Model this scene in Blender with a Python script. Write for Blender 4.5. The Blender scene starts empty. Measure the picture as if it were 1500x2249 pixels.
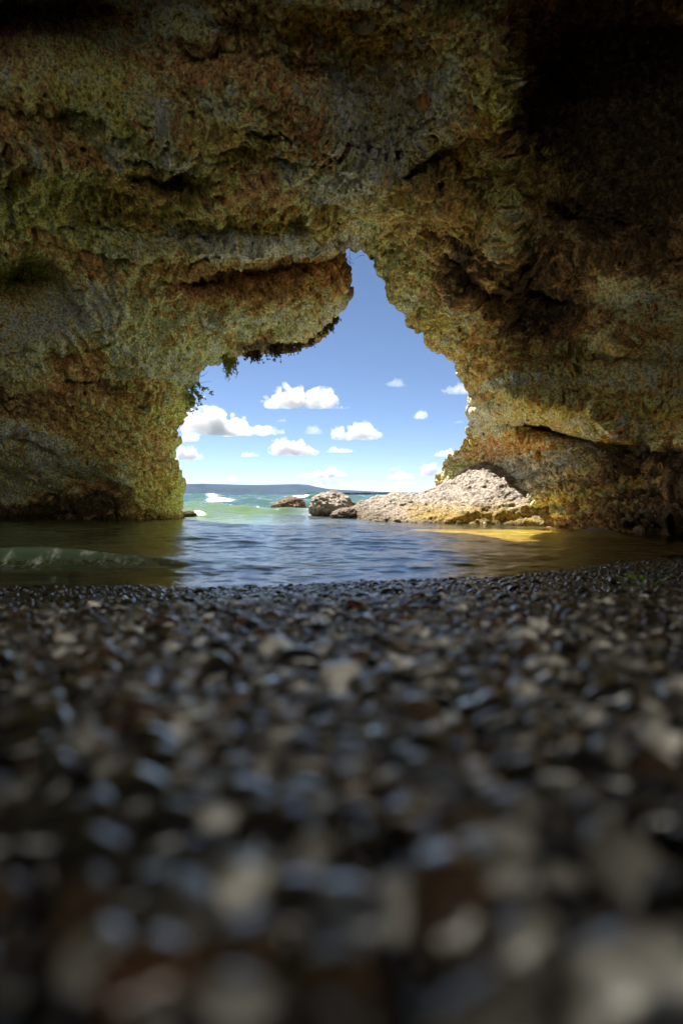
import bpy, math, numpy as np
from mathutils import Vector
R = math.radians
sc = bpy.context.scene
rng = np.random.default_rng(7)

# ------------------------------------------------------------------ camera
F = 1250.0            # focal length in photo pixels (1500 x 2249)
CX, HY = 750.0, 1088.0  # picture centre column, horizon row
CAMZ = 0.35           # camera height over the water (z = 0)
cam_d = bpy.data.cameras.new('camera')
cam_d.sensor_fit = 'VERTICAL'
cam_d.sensor_height = 36.0
cam_d.lens = F / 2249.0 * 36.0
cam_d.shift_y = -(2249 / 2 - HY) / 2249.0
cam_d.clip_start = 0.01
cam_d.clip_end = 60000
cam_d.dof.use_dof = True
cam_d.dof.focus_distance = 7.5
cam_d.dof.aperture_fstop = 2.4
cam = bpy.data.objects.new('camera', cam_d)
cam.location = (0, 0, CAMZ)
cam.rotation_euler = (R(90), 0, 0)
sc.collection.objects.link(cam)
sc.camera = cam

# ------------------------------------------------------------------ light
SUN_AZ, SUN_EL = 26.0, 49.5     # degrees left of straight ahead, elevation
sdir = Vector((-math.sin(R(SUN_AZ)) * math.cos(R(SUN_EL)), math.cos(R(SUN_AZ)) * math.cos(R(SUN_EL)), math.sin(R(SUN_EL))))
sun_d = bpy.data.lights.new('sun', 'SUN')
sun_d.energy = 5.0
sun_d.angle = R(0.5)
sun_d.color = (1.0, 0.94, 0.84)
sun = bpy.data.objects.new('sun', sun_d)
sun.rotation_euler = sdir.to_track_quat('Z', 'Y').to_euler()
sun.location = (-5, 5, 20)
sc.collection.objects.link(sun)
w = bpy.data.worlds.new('World')
sc.world = w
w.use_nodes = True
wn = w.node_tree
sky = wn.nodes.new('ShaderNodeTexSky')
sky.sky_type = 'NISHITA'
sky.sun_disc = False
sky.sun_elevation = R(SUN_EL)
sky.sun_rotation = R(-SUN_AZ)
sky.air_density = 0.5
sky.dust_density = 0.0
sky.ozone_density = 4.0
wn.nodes['Background'].inputs[1].default_value = 0.05
tint = wn.nodes.new('ShaderNodeVectorMath'); tint.operation = 'MULTIPLY'; tint.inputs[1].default_value = (.70, .64, .59)
wn.links.new(sky.outputs[0], tint.inputs[0]); wn.links.new(tint.outputs[0], wn.nodes['Background'].inputs[0])
sc.view_settings.view_transform = 'Standard'
sc.view_settings.look = 'None'
sc.view_settings.gamma = 1
sc.view_settings.exposure = 2.2
sc.cycles.max_bounces = 24
sc.cycles.diffuse_bounces = 5
sc.cycles.glossy_bounces = 4
sc.cycles.transmission_bounces = 8
sc.cycles.transparent_max_bounces = 16
sc.cycles.volume_bounces = 20
sc.cycles.use_denoising = True

# ------------------------------------------------------------------ helpers
def px(x, y, Y):
    return np.array([(x - CX) / F * Y, Y, CAMZ + (HY - y) / F * Y])

_pr = np.random.default_rng(11)
PERM = np.concatenate([_pr.permutation(256)] * 2).astype(np.int32)
GRAD = _pr.normal(size=(256, 3)).astype(np.float32)
GRAD /= np.linalg.norm(GRAD, axis=1)[:, None]

def perlin(P, seed=0):
    P = np.asarray(P, np.float32) + np.float32(seed * 17.31)
    i = np.floor(P).astype(np.int32)
    f = P - i
    i &= 255
    u = f * f * f * (f * (f * 6 - 15) + 10)
    def g(dx, dy, dz):
        h = PERM[(PERM[(PERM[(i[:, 0] + dx) & 255] + i[:, 1] + dy) & 255] + i[:, 2] + dz) & 255]
        G = GRAD[h]
        return G[:, 0] * (f[:, 0] - dx) + G[:, 1] * (f[:, 1] - dy) + G[:, 2] * (f[:, 2] - dz)
    def lp(a, b, t): return a + (b - a) * t
    x0 = lp(lp(g(0,0,0), g(1,0,0), u[:,0]), lp(g(0,1,0), g(1,1,0), u[:,0]), u[:,1])
    x1 = lp(lp(g(0,0,1), g(1,0,1), u[:,0]), lp(g(0,1,1), g(1,1,1), u[:,0]), u[:,1])
    return lp(x0, x1, u[:,2]) * 1.5

def fbm(P, freq, octv, gain=0.5, seed=0, ridged=False):
    P = np.asarray(P, np.float32)
    a, s, out, tot = 1.0, freq, 0, 0
    for k in range(octv):
        n = perlin(P * s, seed + k * 3)
        if ridged: n = 1 - 2 * np.abs(n)
        out = out + a * n
        tot += a
        a *= gain; s *= 2.07
    return out / tot

def worley(P, freq, seed=0):
    P = np.asarray(P, np.float32) * freq + seed * 7.77
    i = np.floor(P).astype(np.int32)
    f1 = np.full(len(P), 9.0, np.float32)
    cid = np.zeros(len(P), np.int32)
    for dx in (-1,0,1):
        for dy in (-1,0,1):
            for dz in (-1,0,1):
                c = i + np.array([dx,dy,dz], np.int32)
                h = PERM[(PERM[(PERM[c[:,0] & 255] + c[:,1]) & 255] + c[:,2]) & 255]
                pt = c + 0.5 + 0.42 * GRAD[h]
                d = np.sqrt(((pt - P) ** 2).sum(1))
                m = d < f1
                f1 = np.where(m, d, f1)
                cid = np.where(m, h, cid)
    return f1, cid

def sstep(a, b, x):
    t = np.clip((x - a) / (b - a), 0, 1)
    return t * t * (3 - 2 * t)

def build(name, V, faces, mat, col=None, attrs=None, parent=None, smooth=True):
    """one mesh object from vertices and a list of (n,3)/(n,4) index arrays"""
    me = bpy.data.meshes.new(name)
    V = np.asarray(V, np.float32)
    me.vertices.add(len(V))
    me.vertices.foreach_set('co', V.ravel())
    tot = np.concatenate([np.full(len(f), f.shape[1], np.int32) for f in faces])
    idx = np.concatenate([f.ravel() for f in faces]).astype(np.int32)
    me.loops.add(len(idx))
    me.loops.foreach_set('vertex_index', idx)
    me.polygons.add(len(tot))
    st = np.zeros(len(tot), np.int32)
    st[1:] = np.cumsum(tot)[:-1]
    me.polygons.foreach_set('loop_start', st)
    me.polygons.foreach_set('loop_total', tot)
    me.polygons.foreach_set('use_smooth', np.full(len(tot), smooth))
    me.update(calc_edges=True)
    me.validate()
    if col is not None:
        a = me.attributes.new('Col', 'FLOAT_COLOR', 'POINT')
        c = np.ones((len(V), 4), np.float32)
        c[:, :col.shape[1]] = col
        a.data.foreach_set('color', c.ravel())
    for k, v in (attrs or {}).items():
        a = me.attributes.new(k, 'FLOAT', 'POINT')
        a.data.foreach_set('value', np.asarray(v, np.float32))
    me.materials.append(mat)
    o = bpy.data.objects.new(name, me)
    sc.collection.objects.link(o)
    if parent: o.parent = parent
    return o

def empty(name, loc):
    o = bpy.data.objects.new(name, None)
    o.location = loc
    sc.collection.objects.link(o)
    return o

def tag(o, label=None, cat=None, group=None, kind=None):
    if label: o['label'] = label
    if cat: o['category'] = cat
    if group: o['group'] = group
    if kind: o['kind'] = kind
    return o

def grid_faces(nr, nc, off=0, wrap=False, flip=False):
    r = np.arange(nr - 1)[:, None]
    c = np.arange(nc if wrap else nc - 1)[None, :]
    c1 = (c + 1) % nc
    a = r * nc + c; b = r * nc + c1; d = (r + 1) * nc + c1; e = (r + 1) * nc + c
    f = np.stack([a, b, d, e] if not flip else [e, d, b, a], -1).reshape(-1, 4)
    return f + off

def grid_normals(V):
    du = np.gradient(V, axis=0); dv = np.gradient(V, axis=1)
    n = np.cross(du, dv)
    return n / (np.linalg.norm(n, axis=-1, keepdims=True) + 1e-9)

def ico(sub):
    import bmesh
    bm = bmesh.new()
    bmesh.ops.create_icosphere(bm, subdivisions=sub, radius=1)
    v = np.array([p.co[:] for p in bm.verts]); f = np.array([[q.index for q in p.verts] for p in bm.faces])
    bm.free()
    return v, f

# ------------------------------------------------------------------ materials
def new_mat(name):
    m = bpy.data.materials.new(name)
    m.use_nodes = True
    return m, m.node_tree, m.node_tree.nodes, m.node_tree.links

def rock_mat(name, bump=1.0, fine=1.0, rough=0.92):
    m, nt, N, L = new_mat(name)
    b = N['Principled BSDF']
    at = N.new('ShaderNodeAttribute'); at.attribute_name = 'Col'
    geo = N.new('ShaderNodeNewGeometry')
    n1 = N.new('ShaderNodeTexNoise'); n1.inputs['Scale'].default_value = 36 * fine; n1.inputs['Detail'].default_value = 8; n1.inputs['Roughness'].default_value = 0.7
    n2 = N.new('ShaderNodeTexNoise'); n2.inputs['Scale'].default_value = 110 * fine; n2.inputs['Detail'].default_value = 5
    for n in (n1, n2): L.new(geo.outputs['Position'], n.inputs['Vector'])
    mr = N.new('ShaderNodeMapRange'); mr.inputs[1].default_value = 0.36; mr.inputs[2].default_value = 0.64; mr.inputs[3].default_value = 0.22; mr.inputs[4].default_value = 1.8
    L.new(n1.outputs[0], mr.inputs[0])
    mx = N.new('ShaderNodeVectorMath'); mx.operation = 'SCALE'
    L.new(at.outputs['Color'], mx.inputs[0]); L.new(mr.outputs[0], mx.inputs['Scale'])
    L.new(mx.outputs[0], b.inputs['Base Color'])
    b.inputs['Roughness'].default_value = rough
    b.inputs['Specular IOR Level'].default_value = 0.25
    ad = N.new('ShaderNodeMath'); ad.operation = 'MULTIPLY_ADD'; ad.inputs[1].default_value = 0.35
    L.new(n2.outputs[0], ad.inputs[0]); L.new(n1.outputs[0], ad.inputs[2])
    bp = N.new('ShaderNodeBump'); bp.inputs['Strength'].default_value = 0.9 * bump; bp.inputs['Distance'].default_value = 0.07 / fine
    L.new(ad.outputs[0], bp.inputs['Height']); L.new(bp.outputs[0], b.inputs['Normal'])
    return m

def simple_mat(name, colr, rough=0.7, spec=0.3, var=0.4, scale=40, transl=0.0):
    m, nt, N, L = new_mat(name)
    b = N['Principled BSDF']
    tc = N.new('ShaderNodeTexCoord')
    n = N.new('ShaderNodeTexNoise'); n.inputs['Scale'].default_value = scale; n.inputs['Detail'].default_value = 5
    L.new(tc.outputs['Object'], n.inputs['Vector'])
    mr = N.new('ShaderNodeMapRange'); mr.inputs[1].default_value = 0.3; mr.inputs[2].default_value = 0.7; mr.inputs[3].default_value = 1 - var; mr.inputs[4].default_value = 1 + var
    L.new(n.outputs[0], mr.inputs[0])
    mx = N.new('ShaderNodeVectorMath'); mx.operation = 'SCALE'; mx.inputs[0].default_value = colr
    L.new(mr.outputs[0], mx.inputs['Scale']); L.new(mx.outputs[0], b.inputs['Base Color'])
    b.inputs['Roughness'].default_value = rough; b.inputs['Specular IOR Level'].default_value = spec
    return m

M_rock = rock_mat('cave rock')
M_ledge = rock_mat('pale weathered rock', bump=1.0, fine=1.0)

# ------------------------------------------------------------------ the cave
LIP = [  # outline of the opening (photo px), distance, matching point on the outer edge of the front part
    (398,1250,9.3,-1250,1800), (398,1130,9.2,-1250,1300), (396,1080,9.1,-1250,1150), (392,1040,9.0,None,None), (383,1003,8.95,None,None),
    (377,985,8.9,None,None), (387,950,8.8,None,None), (392,930,8.75,None,None), (398,905,8.7,None,None), (400,880,8.6,-1250,500),
    (406,858,8.55,None,None), (416,842,8.5,None,None), (432,822,8.4,None,None), (455,796,8.3,None,None), (475,787,8.25,-1250,-200),
    (505,784,8.2,None,None), (540,770,8.1,None,None), (556,773,8.05,None,None), (580,768,8.0,None,None), (602,759,8.0,-1250,-900),
    (640,757,7.95,None,None), (668,749,7.9,None,None), (690,740,7.85,-1100,-1287), (706,722,7.8,None,None), (726,709,7.75,None,None),
    (735,685,7.7,-500,-1287), (743,660,7.65,None,None), (749,622,7.6,-50,-1287), (749,592,7.55,None,None), (741,552,7.5,250,-1287),
    (738,540,7.4,400,-1287), (762,526,7.4,650,-1287), (800,532,7.4,900,-1287), (816,546,7.4,None,None), (824,566,7.4,None,None), (842,588,7.45,None,None),
    (856,610,7.45,1500,-1287), (862,636,7.5,None,None), (881,656,7.5,None,None), (906,690,7.5,None,None), (921,715,7.5,2300,-1287),
    (950,758,7.55,None,None), (975,780,7.6,None,None), (1000,800,7.65,2750,-700), (1021,825,7.75,None,None), (1036,850,7.9,None,None),
    (1042,876,8.1,2750,200), (1038,910,8.4,None,None), (1031,945,8.7,2750,800), (1020,975,9.0,None,None), (1001,1000,9.3,None,None),
    (985,1020,9.45,2750,1150), (966,1045,9.55,None,None), (955,1062,9.6,2750,1400), (950,1130,9.7,None,None), (950,1250,9.7,2750,1900)]
lip = np.array([l[:3] for l in LIP], float)
seg = np.hypot(*np.diff(lip[:, :2], axis=0).T)
arc = np.concatenate([[0], np.cumsum(seg)]); arc /= arc[-1]
NT, NS = 1150, 470
t = np.linspace(0, 1, NT)
lx = np.interp(t, arc, lip[:, 0]); ly = np.interp(t, arc, lip[:, 1]); lY = np.interp(t, arc, lip[:, 2])
jr = np.random.default_rng(3)
for fq, am in ((45, 5.0), (110, 3.2), (260, 2.0)):
    jn = jr.normal(0, 1, (2, fq + 1)); tk = np.linspace(0, 1, fq + 1)
    lx = lx + am * np.interp(t, tk, jn[0]); ly = ly + am * .7 * np.interp(t, tk, jn[1])
anch = [(arc[k], l[3], l[4]) for k, l in enumerate(LIP) if l[3] is not None]
ox = np.interp(t, [a[0] for a in anch], [a[1] for a in anch]); oy = np.interp(t, [a[0] for a in anch], [a[2] for a in anch])
s = np.linspace(0, 1, NS)
e = np.where(s < 0.8, 0.45 * (s / 0.8) ** 1.12, 0.45 + 0.55 * ((s - 0.8) / 0.2) ** 1.4)
GX = lx[None, :] + e[:, None] * (ox - lx)[None, :]
GY = ly[None, :] + e[:, None] * (oy - ly)[None, :]
CTRL = [(0,1137,8.9),(200,1140,8.4),(330,1140,8.6),(200,1000,8.1),(0,1000,7.9),(350,1000,8.4),(200,850,7.7),(0,850,7.2),(370,860,8.2),
    (200,700,7.0),(0,700,6.6),(420,750,7.7),(600,720,7.4),(600,620,6.95),(730,640,7.3),(300,550,6.3),(0,550,6.2),(600,480,6.4),(770,510,6.9),
    (400,380,5.65),(200,330,5.2),(0,350,5.0),(700,300,5.35),(900,380,5.9),(300,230,4.9),(0,150,4.4),(750,100,4.4),(500,100,4.35),(250,50,4.5),
    (0,0,4.3),(750,0,3.95),(1000,50,4.15),(1000,250,4.9),
    (750,-1287,1.75),(-1250,-1287,1.9),(-250,-1287,1.75),(1750,-1287,1.75),(2750,-1287,1.8),(0,-500,2.7),(750,-500,2.65),(1400,-500,2.7),(2100,-400,2.7),(-700,-400,2.9),
    (-1250,1088,3.4),(-1250,300,3.0),(-1250,-500,2.5),(-600,1088,5.6),(-600,300,4.3),(-300,700,6.0),(-1250,1800,3.4),(-400,1400,7.0),(200,1300,8.4),
    (900,560,6.95),(1000,650,6.75),(1100,750,6.85),(1100,850,7.0),(1060,960,8.5),(1020,1020,9.2),(1090,1000,8.6),(1150,1010,7.7),(1100,950,7.05),(1200,900,6.5),(1330,905,6.0),
    (1250,850,6.4),(1400,980,6.2),(1200,1000,6.85),(1300,1050,6.2),(1200,1120,6.5),(1350,1150,5.75),(1500,1150,5.1),(1500,1000,5.4),(1500,800,5.3),
    (1400,850,5.6),(1500,650,5.1),(1300,650,5.7),(1300,500,5.5),(1500,400,4.8),(1000,450,6.0),(1090,400,5.6),(1080,150,4.4),(1300,200,5.1),
    (1500,200,4.8),(1500,0,4.4),(1200,0,4.4),(1150,1250,6.9),(1350,1300,5.75),
    (2750,1088,2.25),(2000,1088,3.5),(2750,300,2.2),(2000,300,3.4),(2750,1900,2.25),(1800,1250,4.1),(2000,1600,3.5)]
C = np.array([c for c in CTRL] + [tuple(l) for l in lip[::2]], float)
cxy = C[:, :2] / 400.0
def tps(d2): return d2 * np.log(d2 + 1e-9)
D2 = ((cxy[:, None] - cxy[None]) ** 2).sum(-1)
n = len(C)
A = np.zeros((n + 3, n + 3)); A[:n, :n] = tps(D2) + np.eye(n) * 0.02; A[:n, n] = 1; A[:n, n+1:] = cxy; A[n, :n] = 1; A[n+1:, :n] = cxy.T
sol = np.linalg.solve(A, np.concatenate([1 / C[:, 2], [0, 0, 0]]))
q = np.stack([GX.ravel(), GY.ravel()], 1) / 400.0
iv = np.zeros(len(q))
for k in range(n):
    iv += sol[k] * tps(((q - cxy[k]) ** 2).sum(1))
iv += sol[n] + q @ sol[n+1:]
DY = (1 / np.clip(iv, 0.085, 0.8)).reshape(GX.shape)
# blend exactly to the lip distance at the edge
dl = np.hypot(GX - lx, GY - ly)
DY += (lY - DY[0])[None, :] * np.exp(-dl / 40)
DY += .5 * np.exp(-(dl / 17) ** 2) * (sstep(arc[15], arc[18], t) * sstep(arc[31], arc[29], t))[None, :]
fx, fy = GX.ravel(), GY.ravel()

def pdist(pts):
    """distance in px to a polyline, and which side (+ = right hand of its direction, picture coordinates)"""
    best = np.full(fx.shape, 1e9); side = np.zeros(fx.shape)
    for (x0, y0), (x1, y1) in zip(pts[:-1], pts[1:]):
        vx, vy = x1 - x0, y1 - y0
        tt = np.clip(((fx - x0) * vx + (fy - y0) * vy) / (vx * vx + vy * vy), 0, 1)
        d = np.hypot(fx - x0 - tt * vx, fy - y0 - tt * vy)
        cr = vx * (fy - y0) - vy * (fx - x0)
        m = d < best
        best[m] = d[m]; side[m] = np.sign(cr)[m]
    return best, side
def blob(x, y, rx, ry=None, rot=0):
    ry = ry or rx
    c, s_ = math.cos(R(rot)), math.sin(R(rot))
    a = ((fx - x) * c + (fy - y) * s_) / rx; b = (-(fx - x) * s_ + (fy - y) * c) / ry
    return np.exp(-(a * a + b * b))

V0 = np.stack([(GX - CX) / F * DY, DY, CAMZ + (HY - GY) / F * DY], -1)
P0 = V0.reshape(-1, 3)
# wobble the traced lines so that nothing follows a ruler
wob = 22 * fbm(P0, 1.3, 4, seed=50), 22 * fbm(P0, 1.3, 4, seed=60)
fx0, fy0 = fx, fy
fx = fx + wob[0]; fy = fy + wob[1]
push = np.zeros(len(P0))   # metres towards the camera (+) or into the rock (-)
def ridge(pts, amp, wr, wl):
    """a ledge along pts: soft on one side (wr, right), steep on the other (wl, left)"""
    global push
    amp = amp * 2.0; wr = wr * 1.35; wl = wl * 1.35
    d, sd = pdist(pts)
    push += amp * np.where(sd > 0, np.exp(-d / wr), np.exp(-d / wl))
ridge([(-100,140),(110,165),(200,200),(250,220),(330,255),(450,290),(520,300)], .26, 100, 50)
ridge([(540,205),(620,240),(700,290),(770,340),(820,385),(870,398),(930,410)], .28, 110, 50)
ridge([(-50,335),(150,350),(260,400),(330,425),(480,432),(580,395),(640,370)], .22, 24, 60)
ridge([(-80,515),(20,528),(60,525),(130,570),(160,620)], .25, 14, 70)
ridge([(300,560),(400,548),(500,540),(640,522),(745,538)], .24, 22, 60)
ridge([(80,760),(200,700),(340,640),(400,600)], .12, 60, 30)
ridge([(440,760),(540,690),(620,650),(700,690)], .10, 12, 40)
ridge([(990,825),(1100,858),(1200,880),(1320,900),(1345,930)], .32, 20, 90)
ridge([(1040,900),(1100,900),(1180,885)], .12, 20, 30)
ridge([(835,420),(880,470),(920,540),(960,600),(1000,700)], .12, 12, 50)
ridge([(900,420),(960,440),(1030,470),(1090,500),(1110,560)], .12, 14, 60)
ridge([(1095,-100),(1090,80),(1085,190),(1110,300),(1115,480)], .42, 120, 9) if False else None
ridge([(1120,480),(1110,300),(1085,190),(1092,80),(1095,-150)], .42, 20, 120)
ridge([(700,370),(800,400),(900,340),(1000,270),(1080,200)], .14, 10, 60)
ridge([(1150,640),(1260,560),(1400,560),(1520,520)], .09, 40, 90)
ridge([(1350,760),(1430,700),(1540,690)], .15, 20, 60)
ridge([(880,1130),(1000,1110),(1100,1085),(1250,1040),(1400,1040),(1520,1060)], .14, 16, 50)
ridge([(-40,930),(130,985),(260,1040),(345,1115)], .22, 40, 60)
ridge([(0,815),(120,850),(260,890),(380,880)], .10, 14, 60)
ridge([(40,150),(260,262),(460,360),(640,445),(790,520)], .13, 70, 45)
ridge([(420,60),(560,180),(720,300),(850,415),(960,550)], .15, 70, 45)
push -= .9 * blob(50, 50, 190, 90) + .45 * blob(45, 610, 75, 60) + .30 * blob(1420, 960, 80, 40) + .25 * blob(1220, 955, 90, 22, 12)
push -= .85 * blob(1200, 180, 100, 190) + .6 * blob(1240, 480, 60, 40) + .5 * blob(1400, 120, 200, 150) + .3 * blob(1200, 700, 100, 60)
push -= .35 * blob(648, 478, 24, 17) + .35 * blob(962, 616, 9, 13) + .2 * blob(290, 885, 60, 14, 10) + .25 * blob(150, 1135, 150, 16)
for rc_ in [(330,355,70,12,12,.25),(380,405,75,12,10,.25),(560,588,170,22,-10,.3),(450,625,60,10,5,.25),(120,252,90,14,10,.22),(330,212,45,12,30,.15),(480,120,70,26,0,.4),(540,60,50,24,0,.35),
            (700,272,70,10,30,.4),(860,372,70,12,10,.4),(935,352,80,11,-25,.35),(1010,300,80,13,-35,.4),(330,862,110,12,8,.35),(200,830,70,9,8,.3),(100,985,70,9,15,.3),(190,1050,50,12,20,.3),
            (1000,565,60,12,50,.3),(1010,700,45,11,60,.3),(1080,640,50,16,20,.35),(1200,640,80,24,10,.4),(1360,800,150,13,5,.4),(1230,953,120,15,12,.5),(1400,1000,110,26,0,.4),(60,480,80,10,8,.3),
            (250,560,80,10,10,.3),(160,770,60,10,-20,.3),(420,520,70,8,-3,.25),(620,430,60,9,15,.3),(700,420,50,9,25,.3),(520,330,60,9,12,.3),(880,480,14,50,20,.3),(1290,760,80,10,8,.3),(640,350,60,9,20,.3)]:
    push -= rc_[5] * 1.15 * blob(*rc_[:5])
push -= .05 * blob(560, 585, 190, 30, -4) + .15 * blob(330, 410, 80, 22) + .15 * blob(355, 355, 60, 12) + .2 * blob(330, 1100, 30, 22)
push += .10 * blob(1300, 940, 50, 40) + .08 * blob(560, 270, 90, 30, 25)
lipw = 1 - np.exp(-dl.ravel() / 45)                      # calmer shapes right at the edge
push *= lipw
V1 = V0 * 1.0
dirv = V0 - np.array([0, 0, CAMZ]); rad = np.linalg.norm(dirv, axis=-1, keepdims=True)
V1 -= dirv / rad * push.reshape(NS, NT, 1)
nrm = grid_normals(V1)
fl = np.sign((nrm * (np.array([0, 0, CAMZ]) - V1)).sum(-1, keepdims=True)); nrm = nrm * fl
Pf = V1.reshape(-1, 3)
# layered: stretched along the dipping beds
ca, sa = math.cos(R(24)), math.sin(R(24))
Pl = np.stack([Pf[:, 0] * ca - Pf[:, 2] * sa + .35 * Pf[:, 1], Pf[:, 1] * 1.0, (Pf[:, 0] * sa + Pf[:, 2] * ca + .25 * Pf[:, 1]) * 2.4], 1)
warp = np.stack([fbm(Pf, .8, 3, seed=s_) for s_ in (70, 80, 90)], 1)
dsp = .20 * fbm(Pl + .6 * warp, .8, 4, .5, 1) * (.35 + .65 * lipw)
dsp += .12 * fbm(Pl + .4 * warp, 2.4, 4, .55, 2, ridged=True)
dsp += .058 * fbm(Pf + .2 * warp, 6, 3, .55, 3)
fineN = fbm(Pf, 16, 4, .62, 4)
lumps = fbm(Pf, 22, 3, .6, 5, ridged=True)
smooth = np.clip(blob(1150,930,140,90) + blob(1130,1080,170,30), 0, 1) if False else np.exp(-(((fx0 - 1150) / 170) ** 2 + ((fy0 - 940) / 90) ** 2))
dsp *= 1 - .45 * smooth
rgh = np.clip(.75 + 1.5 * fbm(Pl, 1.3, 3, .55, 91), .18, 1.5)      # some beds are smooth, some crumbly
dsp += (.045 * fineN + .022 * lumps) * (1 - .5 * smooth) * rgh
dsp += .05 * fbm(Pf, 4.5, 3, .6, 8) * np.exp(-dl.ravel() / 60)
V = V1 + nrm * dsp.reshape(NS, NT, 1)

# ---- colour of the rock, partly painted light and shade: pale tan stone, rust-brown crust, dark crust, green and ochre moss
n_a = fbm(Pf, .9, 5, .55, 21); n_b = fbm(Pl, 1.6, 5, .6, 22); n_c = fbm(Pf, 3.5, 5, .6, 23); n_d = fbm(Pf, 9, 4, .65, 24)
def mixc(c, new, m):
    return c + (np.array(new) - c) * np.clip(m, 0, 1)[:, None]
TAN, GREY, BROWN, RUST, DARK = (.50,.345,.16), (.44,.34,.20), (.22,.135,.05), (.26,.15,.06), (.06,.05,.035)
GREEN, OLIVE, OCHRE, LIME, PALE = (.22,.19,.035), (.28,.19,.06), (.42,.25,.05), (.36,.37,.055), (.60,.46,.27)
col = np.tile(np.array(TAN), (len(Pf), 1))
col = mixc(col, BROWN, sstep(-.15, .35, n_b + .5 * n_c) * .9)
col = mixc(col, OLIVE, sstep(.1, .5, n_a + .6 * n_d) * .55)
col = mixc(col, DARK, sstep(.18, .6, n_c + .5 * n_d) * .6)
col = mixc(col, PALE, sstep(.22, .6, -n_c + .5 * n_d - .3 * n_b) * .6)
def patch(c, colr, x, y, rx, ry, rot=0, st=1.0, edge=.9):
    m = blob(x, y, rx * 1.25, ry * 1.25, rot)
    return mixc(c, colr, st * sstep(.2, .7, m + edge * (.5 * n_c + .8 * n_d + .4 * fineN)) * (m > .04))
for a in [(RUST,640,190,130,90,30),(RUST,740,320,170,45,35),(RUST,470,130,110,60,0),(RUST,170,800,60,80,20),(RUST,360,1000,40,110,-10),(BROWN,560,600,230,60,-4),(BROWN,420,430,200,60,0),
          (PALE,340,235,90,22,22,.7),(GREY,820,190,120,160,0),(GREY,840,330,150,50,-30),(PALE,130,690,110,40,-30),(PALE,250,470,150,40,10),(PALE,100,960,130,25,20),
          (BROWN,1200,700,120,80,0),(DARK,1020,560,70,90,0),(DARK,1180,640,120,90,0),(DARK,1240,780,120,30,20),(GREY,1400,620,90,50,0),(RUST,1330,960,60,60,0),(RUST,1120,880,110,40,20),(PALE,1290,930,70,50,0),((.48,.31,.15),1180,900,190,60,-12),((.44,.30,.16),1090,960,80,60,0),((.34,.26,.18),1200,1060,220,55,-8,1.0,.4),  # tan patches on the right wall also stand in for bounced sunlight
          (RUST,1180,985,160,40,-5),(PALE,1180,1040,110,40,-15),(DARK,1450,1080,150,90,0),(DARK,100,1120,200,25,0),(DARK,1360,230,270,320,0,1.0,.5),(DARK,1420,520,200,60,20,.6),(DARK,60,60,150,80,0,.7),(DARK,752,620,14,80,0),(DARK,640,748,110,12,0),(DARK,330,860,100,30,10),(PALE,640,525,170,18,-4),(PALE,1100,830,60,30,20)]:  # DARK over upper right, top left and overhang rim is painted shade
    col = patch(col, *a)  # thin PALE strips along ridges paint lit edges
for a in [(GREEN,190,195,80,40,10,.8),(OLIVE,190,190,120,70,10),(LIME,285,285,45,22,30),(OLIVE,60,440,130,70,0),(GREEN,50,450,70,40,0,.8),(OLIVE,60,250,100,40,0),(OLIVE,880,60,160,70,0),(OLIVE,640,60,120,70,0,.8),(GREEN,700,40,60,40,0,.7),(GREEN,900,70,70,40,0,.7),(LIME,1040,410,75,60,0),(GREEN,1010,420,120,80,0),
          (GREEN,1070,180,35,70,0,.8),(GREEN,50,610,90,60,0,.7),(OLIVE,240,440,160,50,0),(GREEN,260,480,90,40,0),(LIME,230,520,70,18,5),(OLIVE,600,470,160,40,0),(GREEN,440,390,60,30,0),(GREEN,1200,420,50,50,0,.5),
          (GREEN,1300,880,230,20,4,.7),(OLIVE,1150,790,180,40,0),(GREEN,940,710,30,50,45),(OLIVE,900,530,80,120,30),(PALE,170,1000,150,20,22),(DARK,90,890,150,35,8,.8),(DARK,240,1090,60,30,10,.7),(LIME,200,205,70,35,10,.9),(LIME,70,440,110,45,0,.9),(GREEN,330,430,110,35,12,.8),(LIME,600,500,90,14,-6,.6),(GREEN,500,300,80,40,20,.7),(LIME,130,390,50,20,10,.7),(LIME,1085,200,25,45,0,.8),(LIME,372,1050,40,120,0),(LIME,350,1110,50,30,0,.8),(LIME,390,900,22,60,0,.9),((.50,.50,.07),385,1090,14,60,0),(GREEN,340,1020,50,110,0),(LIME,393,875,18,40,0),  # PALE streak paints a highlight; brightest moss on the left pillar adds painted sunlight
          (OCHRE,372,960,20,70,0),(GREEN,1030,970,22,16,0),(LIME,1010,1040,30,14,-40),(OCHRE,1150,1135,180,14,-6),(OCHRE,1280,1090,150,12,-14),(OCHRE,980,1140,90,10,0),(OCHRE,330,900,70,90,0,.5),(OLIVE,250,960,140,60,15)]:
    col = patch(col, *a)
col = col * (1 + .35 * n_d + .3 * fineN)[:, None]
# crevices painted darker, knobs paler: shade and highlights following the small relief
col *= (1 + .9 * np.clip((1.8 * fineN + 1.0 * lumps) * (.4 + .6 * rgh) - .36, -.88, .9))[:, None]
wet = sstep(.16, .02, Pf[:, 2] + .05 * n_c)           # tide line: wet dark foot
col = col * (1 - .55 * wet)[:, None]
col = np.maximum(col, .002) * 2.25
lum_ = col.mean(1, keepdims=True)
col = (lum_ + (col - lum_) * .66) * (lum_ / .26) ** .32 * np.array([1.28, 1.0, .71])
col = np.clip(col, .010, .78)

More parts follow.
